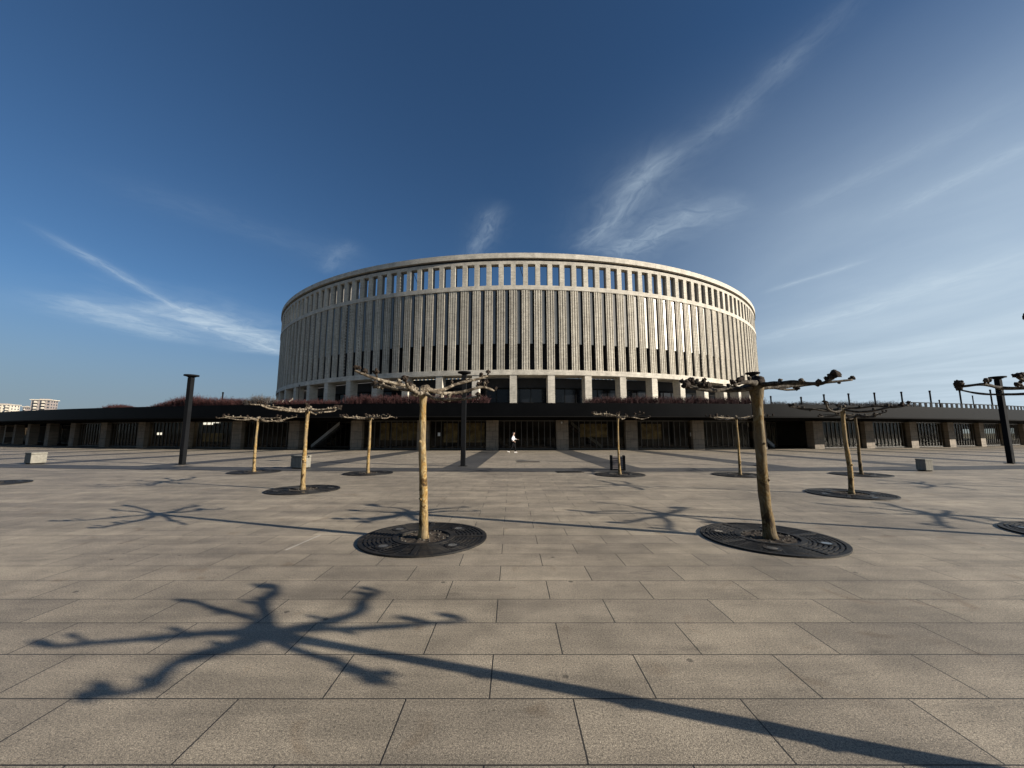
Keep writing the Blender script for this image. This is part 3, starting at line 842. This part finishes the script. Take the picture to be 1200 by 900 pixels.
place(726.5, 556.5, 'slim pale tree standing in front of the litter bin', 9, 'round iron grate under the slim tree before the litter bin', 7, 2.25, .066, .04)
place(867.5, 557, 'thin pale tree just left of the thick leaning trunk', 10, 'round iron grate just left of the thick leaning trunk', 6, 2.2, .064, .04)
place(1009.5, 556.5, 'slim pollarded tree, rear one of the pair on the right', 21, 'round iron grate under the rear tree of the slim right pair', 7, 2.27, .075, .05)
# trees just outside the right edge whose shadows reach the plaza
for i, (x, y) in enumerate(((14.15, 6.0), (18.7, 10.75), (23.6, 10.7))):
    tree(x, y, ('tree out of frame whose crown shadow falls beside the cut-off grate on the right', 'pollarded tree out of frame whose shadow lies left of the right-hand seat block', 'pollarded tree out of frame whose shadow lies at the right edge')[i],
         (x, y, 2.28), auto_tips(x, y, 2.28, 7, 50+i), .085, .06, 50+i)
p = ground(-17, 567.3); grate_at(p.x, p.y, .3, 'empty round iron grate at the left edge of the picture')
g0 = make_grate()
for i, (x, y, rz, lab) in enumerate(grates):
    o = g0 if i == 0 else dup_tree(g0)
    o.location = (x, y, 0); o.rotation_euler = (0, 0, rz); o['label'] = lab; o.scale = (.94, .94, 1)

# ------------------------------------------------------------------ far background on the left
def apartment(name, label, u0, u1, vtop, dist, floors, nwin, mat, seed):
    """block of flats standing dist metres away, its roof at row vtop"""
    rg = random.Random(seed)
    uc = (u0+u1)/2; az = math.atan((uc-600)/FPX*math.cos(PITCH))
    c = Vector((math.sin(az)*dist, math.cos(az)*dist, 0))
    H = EYE+c.y*math.tan(PITCH-math.atan((vtop-450)/FPX))
    W = (u1-u0)/FPX*c.y*math.cos(az)*1.02
    t = thing(name, label, 'apartment block', c, -az-R(28))
    D = W*.6; W2 = W*.78
    bm = bmesh.new(); box(bm, -W2/2, W2/2, -D/2, D/2, 0, H*.955); obj('wall', bm, mat, t)
    bm = bmesh.new(); box(bm, -W2/2-.6, W2/2+.6, -D/2-.6, D/2+.6, H*.9555, H*.975); rf = obj('roof', bm, M['cream'], t)
    bm = bmesh.new(); box(bm, -W2*.2, W2*.25, -D*.25, D*.25, H*.9755, H); obj('plant_room', bm, M['greyrender'], rf)
    fh = H*.955/floors
    bmw = bmesh.new(); ww = W2/nwin*.5; box(bmw, -ww/2, ww/2, -.12, 0, 0, fh*.5); w0 = None
    bmb = bmesh.new(); bw = W2/nwin*.85; box(bmb, -bw/2, bw/2, -1.3, 0, 0, .18); box(bmb, -bw/2, bw/2, -1.3, -1.15, .181, 1.1); bal0 = None
    for fl in range(max(0, floors-6), floors):
        for i in range(nwin):
            x = -W2/2+W2*(i+.5)/nwin
            if w0 is None: w = w0 = obj('window', bmw, M['winglass'], t)
            else: w = w0.copy(); COL.objects.link(w); w.parent = t
            w.location = (x, -D/2-.002, fl*fh+fh*.3)
            if i % 2 == 1:
                if bal0 is None: b = bal0 = obj('balcony', bmb, M['cream'], t)
                else: b = bal0.copy(); COL.objects.link(b); b.parent = t
                b.location = (x, -D/2-.125, fl*fh+fh*.05)
        for i in range(3):
            w = w0.copy(); COL.objects.link(w); w.parent = t
            w.location = (W2/2+.002, -D/2+D*(i+.5)/3, fl*fh+fh*.3); w.rotation_euler = (0, 0, R(90))
    return t
apartment('apartment_block', 'distant tall apartment block with cream balconies, right one beyond the left canopy end', 31, 63, 467.5, 430, 12, 5, M['greyrender'], 1)
apartment('apartment_block', 'distant cream apartment block cut by the left edge of the picture', -22, 19, 473, 520, 11, 6, M['cream'], 2)
apartment('apartment_block', 'small dark distant building between the two cream apartment blocks', 22, 31, 475.6, 600, 9, 3, M['greyrender'], 3)
# scrub and a low pale wall seen under the canopy end
bm = bmesh.new(); rg = random.Random(77)
cc = Vector((-150, 110, 0))
for _ in range(2600):
    f = rg.random(); b0 = Vector((-40+80*f, rg.uniform(-3, 3)+f*18, 0))
    h = rg.uniform(2.5, 5.5); tp = b0+Vector((rg.uniform(-1.2, 1.2), rg.uniform(-1, 1), h)); d = Vector((rg.uniform(.05, .25), 0, 0))
    bm.faces.new([bm.verts.new(b0-d), bm.verts.new(b0+d), bm.verts.new(tp+d), bm.verts.new(tp-d)])
o = obj('scrub', bm, M['brownscrub'], None, loc=cc); tag(o, 'brown winter scrub seen under the left end of the canopy', 'scrub', None, 'stuff')
bm = bmesh.new(); box(bm, -20, 20, -.2, .2, -.02, 1.1); box(bm, -20.1, 20.1, -.28, .28, 1.102, 1.25)
o = obj('low_wall', bm, M['concrete'], None, loc=(-112, 84, 0)); o.rotation_euler = (0, 0, R(12)); tag(o, 'low pale wall beyond the left end of the arcade', 'wall')
# park bank behind the camera that the glazing reflects
bm = bmesh.new()
nx = 60
rows = []
for i in range(nx+1):
    x = -220+440*i/nx
    rows.append([bm.verts.new((x, -62-j*9+3*noise.noise(Vector((x*.03, j, 0))), [-.02, 3.2, 6.5, 7.5][j]+1.5*noise.noise(Vector((x*.05, j*3.1, 4)))*(j > 0))) for j in range(4)])
for i in range(nx):
    for j in range(3): bm.faces.new((rows[i][j], rows[i][j+1], rows[i+1][j+1], rows[i+1][j]))
struct(obj('hill', bm, M['brownscrub']), 'brown winter park bank behind the viewer')

# ------------------------------------------------------------------ the walking person
def skin_mesh(name, verts, edges, rads, mat, parent, sub=2, root=0):
    me = bpy.data.meshes.new(name); me.from_pydata(verts, edges, [])
    o = bpy.data.objects.new(name, me); COL.objects.link(o)
    md = o.modifiers.new('skin', 'SKIN'); md.use_smooth_shade = True; md.branch_smoothing = .4
    for i, sv in enumerate(me.skin_vertices[0].data):
        r = rads[i]; sv.radius = r if isinstance(r, tuple) else (r, r); sv.use_root = (i == root)
    o.modifiers.new('sub', 'SUBSURF').levels = sub; o.modifiers['sub'].render_levels = sub
    dg = bpy.context.evaluated_depsgraph_get(); ev = o.evaluated_get(dg)
    m2 = bpy.data.meshes.new_from_object(ev); o.modifiers.clear(); o.data = m2; m2.name = name
    m2.materials.clear(); m2.materials.append(mat)
    for p in m2.polygons: p.use_smooth = True
    o.parent = parent; return o
pp = ground(601, 531)
per = thing('person', 'person in a white top, black trousers and white shoes walking past the doorway', 'person', (pp.x, pp.y, .006), R(0))
# x = walking direction (towards the right of the photograph), z up
J = {}; order = []; rad = []; ed = []
def jn(nm, co, r, link_to=None):
    J[nm] = len(order); order.append(co); rad.append(r)
    if link_to is not None: ed.append((J[link_to], J[nm]))
jn('pelvis', (0, 0, .93), (.135, .10)); jn('waist', (.01, 0, 1.08), (.125, .085), 'pelvis'); jn('chest', (.03, 0, 1.27), (.15, .10), 'waist')
jn('shoul', (.04, 0, 1.39), (.10, .075), 'chest'); jn('neck', (.055, 0, 1.47), .05, 'shoul'); jn('headlow', (.075, 0, 1.54), (.072, .066), 'neck'); jn('headmid', (.08, 0, 1.61), (.085, .074), 'headlow'); jn('headtop', (.07, 0, 1.685), (.06, .055), 'headmid')
for s, nm, (kx, kz), (ax, az), toe in ((-1, 'R', (.16, .50), (.20, .10), (.36, .045)), (1, 'L', (-.06, .49), (-.36, .17), (-.26, .05))):
    jn('hip'+nm, (0, s*-.09, .86), .085, 'pelvis'); jn('thigh'+nm, (kx*.5, s*-.09, .70), .078, 'hip'+nm); jn('knee'+nm, (kx, s*-.085, kz), .055, 'thigh'+nm)
    jn('calf'+nm, (kx*.6+ax*.4, s*-.085, kz*.6+az*.4), .052, 'knee'+nm); jn('ank'+nm, (ax, s*-.08, az), .036, 'calf'+nm); jn('toe'+nm, (toe[0], s*-.085, toe[1]), .03, 'ank'+nm)
for s, nm, el, wr in ((-1, 'R', (-.10, -.23, 1.13), (.10, -.24, .97)), (1, 'L', (.15, .21, 1.12), (.36, .12, 1.10))):
    jn('arm'+nm, (.04, s*.17, 1.38), .052, 'shoul'); jn('elb'+nm, el, .038, 'arm'+nm); jn('wri'+nm, wr, .026, 'elb'+nm)
    dv = (Vector(wr)-Vector(el)).normalized(); up = Vector((0, s*.3, 1)).cross(dv).normalized()
    pw = Vector(wr)+dv*.07; jn('palm'+nm, tuple(pw), (.034, .018), 'wri'+nm)
    for q in range(4):
        L = (.07, .08, .075, .06)[q]; b = pw+up*(q-1.5)*.02
        m = b+dv*L*.55+Vector((0, 0, -.008)); e = m+dv*L*.4+Vector((0, 0, -.022))
        jn('f%s%d' % (nm, q), tuple(m), .008, 'palm'+nm); jn('g%s%d' % (nm, q), tuple(e), .0065, 'f%s%d' % (nm, q))
    th = Vector(wr)+dv*.035+up*-.035; jn('th'+nm, tuple(th), .010, 'palm'+nm); jn('ti'+nm, tuple(th+dv*.035+up*-.01), .008, 'th'+nm)
body = skin_mesh('body', order, ed, rad, M['skin'], per, 2, 0)
bm = bmesh.new(); lump(bm, (.165, 0, 1.60), .017, 1, 2, .1, (1.1, .8, 1.3)); obj('nose', bm, M['skin'], body, True)
for s in (-1, 1):
    bm = bmesh.new(); lump(bm, (.150, s*.030, 1.625), .010, 1, 2, .02); obj('eye', bm, M['hair'], body, True)
    bm = bmesh.new(); lump(bm, (.07, s*.083, 1.60), .024, 2, 2, .1, (.8, .4, 1.3)); obj('ear', bm, M['skin'], body, True)
bm = bmesh.new(); lump(bm, (.160, 0, 1.567), .017, 2, 2, .05, (.5, 1.3, .4)); obj('mouth', bm, M['skin'], body, True)
hv = [(.05, 0, 1.70), (.02, 0, 1.64), (-.005, 0, 1.56), (-.01, 0, 1.46)]
skin_mesh('hair', hv, [(0, 1), (1, 2), (2, 3)], [(.075, .07), (.088, .085), (.07, .075), (.04, .05)], M['hair'], per, 2, 1)
# clothing: a little larger than the body
cv = ['pelvis', 'waist', 'chest', 'shoul', 'armR', 'elbR', 'armL', 'elbL']
vs = [order[J[c]] for c in cv]; vs[0] = (0, 0, .95)
wrR = Vector(order[J['elbR']]).lerp(Vector(order[J['wriR']]), .8); wrL = Vector(order[J['elbL']]).lerp(Vector(order[J['wriL']]), .8)
vs += [tuple(wrR), tuple(wrL)]
skin_mesh('top', vs, [(0, 1), (1, 2), (2, 3), (3, 4), (4, 5), (3, 6), (6, 7), (5, 8), (7, 9)], [(.165, .125), (.155, .115), (.175, .13), (.12, .095), .068, .055, .068, .055, .042, .042], M['cloth_white'], per, 2, 0)
cv = ['pelvis', 'hipR', 'thighR', 'kneeR', 'calfR', 'ankR', 'hipL', 'thighL', 'kneeL', 'calfL', 'ankL']
vs = [order[J[c]] for c in cv]
skin_mesh('trousers', vs, [(0, 1), (1, 2), (2, 3), (3, 4), (4, 5), (0, 6), (6, 7), (7, 8), (8, 9), (9, 10)], [(.15, .115), .10, .095, .074, .068, .056, .10, .095, .074, .068, .056], M['cloth_black'], per, 2, 0)
for nm in 'RL':
    a, b = Vector(order[J['ank'+nm]]), Vector(order[J['toe'+nm]])
    heel = a+Vector((-.05, 0, -.05))
    skin_mesh('shoe', [tuple(a+Vector((-.01, 0, -.03))), tuple(heel), tuple(a.lerp(b, .5)+Vector((0, 0, -.012))), tuple(b)], [(0, 1), (0, 2), (2, 3)], [(.052, .048), (.042, .036), (.05, .044), (.044, .034)], M['shoe'], per, 2, 0)

# ------------------------------------------------------------------ sky, sun, clouds
w = bpy.data.worlds.new("World"); scene.world = w; w.use_nodes = True
w.cycles.sampling_method = 'MANUAL'; w.cycles.sample_map_resolution = 256
N = NT(w.node_tree); bg = w.node_tree.nodes['Background']
sky = N.new('ShaderNodeTexSky'); sky.sky_type = 'NISHITA'; sky.sun_disc = False
sky.sun_elevation = math.asin(SUN.z); sky.sun_rotation = math.atan2(SUN.x, SUN.y)
sky.air_density = 1.15; sky.dust_density = .12; sky.ozone_density = 4.8; sky.altitude = 1200
dirv = N.new('ShaderNodeTexCoord').outputs['Generated']
sx = N.sep(dirv)
azn = N.math('ARCTAN2', sx[0], sx[1]); eln = N.math('ARCSINE', sx[2])
def dir_px(u, v):
    x = (u-600)/FPX; y = (450-v)/FPX
    d = Vector((x, math.cos(PITCH)-y*math.sin(PITCH), math.sin(PITCH)+y*math.cos(PITCH))).normalized()
    return d
# cloud deck 9 km up: position where the view meets the deck, in units of its height
zz = N.math('MAXIMUM', sx[2], .035)
dk = N.comb(N.math('DIVIDE', sx[0], zz), N.math('DIVIDE', sx[1], zz), 0.0)
warp = N.new('ShaderNodeTexNoise'); N.put(warp.inputs['Vector'], dk); warp.inputs['Scale'].default_value = 1.1; warp.inputs['Detail'].default_value = 4; warp.inputs['Roughness'].default_value = .55
wv = N.vmath('SUBTRACT', warp.outputs['Color'], (.5, .5, .5))
density = None
def streak(p0, p1, wid, amp, wob=.35, fib=3.0, ends=.25, soft=1.0):
    """a wisp of cirrus on the deck between two sky directions"""
    global density
    a, b = dir_px(*p0), dir_px(*p1); a = Vector((a.x/a.z, a.y/a.z)); b = Vector((b.x/b.z, b.y/b.z))
    d = b-a; L = d.length; d /= L; n = Vector((-d.y, d.x))
    wd = wid*L
    q = N.vmath('ADD', dk, N.vmath('MULTIPLY', wv, (wd*wob*4,)*3))
    q = N.vmath('SUBTRACT', q, (a.x, a.y, 0))
    u = N.math('DIVIDE', N.vmath('DOT_PRODUCT', q, (d.x, d.y, 0)), L)
    v = N.math('DIVIDE', N.vmath('DOT_PRODUCT', q, (n.x, n.y, 0)), wd)
    g = N.math('POWER', N.math('ADD', 1.0, N.math('MULTIPLY', N.math('MULTIPLY', v, v), .8*soft)), -2.2)
    def ss(x, e0, e1):
        nd = N.new('ShaderNodeMapRange', interpolation_type='SMOOTHSTEP'); N.put(nd.inputs[0], x); nd.inputs[1].default_value = e0; nd.inputs[2].default_value = e1; return nd.outputs[0]
    e = N.math('MULTIPLY', ss(u, -ends, ends), ss(u, 1+ends, 1-ends))
    fb = N.noise(N.comb(N.math('MULTIPLY', u, fib), N.math('MULTIPLY', v, 1.1), p0[0]*.37), 1.6, 5, .62, .9)
    fb = N.ramp(fb, (.22, .12), (.5, .55), (.8, 1.0))
    m = N.math('MULTIPLY', N.math('MULTIPLY', g, e), N.math('MULTIPLY', fb, amp))
    density = m if density is None else N.math('ADD', density, m)
streak((684, 290), (772, 186), .15, .42, .9, 3)
streak((740, 215), (870, 128), .17, .13, .9, 3)
streak((840, 152), (935, 62), .17, .15, .8, 3)
streak((905, 90), (1015, -10), .22, .09, .8, 3)
streak((705, 308), (822, 242), .28, .46, .9, 4)
streak((548, 300), (585, 248), .12, .30, .9, 3)
streak((388, 318), (412, 288), .14, .16, .8, 3)
streak((80, 286), (215, 366), .042, .5, 1.0, 5)
streak((92, 352), (205, 398), .20, .62, .6, 4)
streak((172, 352), (332, 412), .22, 1.0, .6, 4)
streak((150, 220), (430, 315), .16, .06, .6, 4)
streak((905, 340), (1005, 308), .09, .26, .6, 4)
streak((925, 250), (1190, 120), .13, .11, .6, 5)
streak((1040, 255), (1230, 160), .14, .17, .6, 5)
streak((890, 400), (1230, 290), .13, .25, .6, 5)
streak((900, 430), (1230, 380), .15, .22, .6, 5)
# thin veil thickening towards the sun's side
veil = N.math('MULTIPLY', N.new('ShaderNodeMapRange', interpolation_type='SMOOTHSTEP').outputs[0], 1.0)
mr = veil.node.inputs[0].links[0].from_node
N.put(mr.inputs[0], azn); mr.inputs[1].default_value = R(3); mr.inputs[2].default_value = R(60)
vn = N.ramp(N.noise(N.vmath('MULTIPLY', dk, (1.0, .55, 1.0)), .75, 5, .6, .5), (.25, .68), (.75, 1.0))
lowfade = N.new('ShaderNodeMapRange', interpolation_type='SMOOTHSTEP'); N.put(lowfade.inputs[0], eln); lowfade.inputs[1].default_value = R(47); lowfade.inputs[2].default_value = R(3)
veil = N.math('MULTIPLY', N.math('MULTIPLY', veil, vn), N.math('MULTIPLY', lowfade.outputs[0], 1.12))
dens = N.math('MINIMUM', N.math('ADD', density, veil), .95)
CLOUD = (6.6, 8.0, 9.2)
hz = N.new('ShaderNodeMapRange', interpolation_type='SMOOTHSTEP'); N.put(hz.inputs[0], eln); hz.inputs[1].default_value = R(17); hz.inputs[2].default_value = R(1)
hs = N.new('ShaderNodeHueSaturation'); hs.inputs['Saturation'].default_value = 1.07; hs.inputs['Value'].default_value = .96; N.put(hs.inputs['Color'], sky.outputs[0])
hazy = N.mix(N.math('MULTIPLY', hz.outputs[0], .85), hs.outputs[0], (2.35, 3.05, 3.9))
col = N.mix(dens, hazy, CLOUD)
N.l.new(col, bg.inputs['Color']); bg.inputs['Strength'].default_value = .05

ld = bpy.data.lights.new('sun', 'SUN'); ld.energy = 5.0; ld.angle = R(.53); ld.color = (1.0, .925, .815)
lo = bpy.data.objects.new('sun', ld); COL.objects.link(lo)
lo.rotation_euler = SUN.to_track_quat('Z', 'Y').to_euler(); lo.location = (40, -20, 60)

# ------------------------------------------------------------------ camera
cd = bpy.data.cameras.new('camera'); cam = bpy.data.objects.new('camera', cd); COL.objects.link(cam)
cd.sensor_width = 36; cd.lens = 36*FPX/1200; cd.clip_start = .05; cd.clip_end = 9000
cam.location = (0, 0, EYE); cam.rotation_euler = (R(90)+PITCH, 0, 0)
scene.camera = cam
scene.view_settings.view_transform = 'Standard'; scene.view_settings.look = 'None'
scene.view_settings.gamma = 1; scene.view_settings.exposure = 0.78
scene.view_settings.use_curve_mapping = False
scene.cycles.max_bounces = 6; scene.cycles.transparent_max_bounces = 8
scene.cycles.use_denoising = True
scene.cycles.caustics_reflective = False; scene.cycles.caustics_refractive = False
scene.cycles.sample_clamp_indirect = 2.0
scene.cycles.denoising_input_passes = 'RGB_ALBEDO_NORMAL'
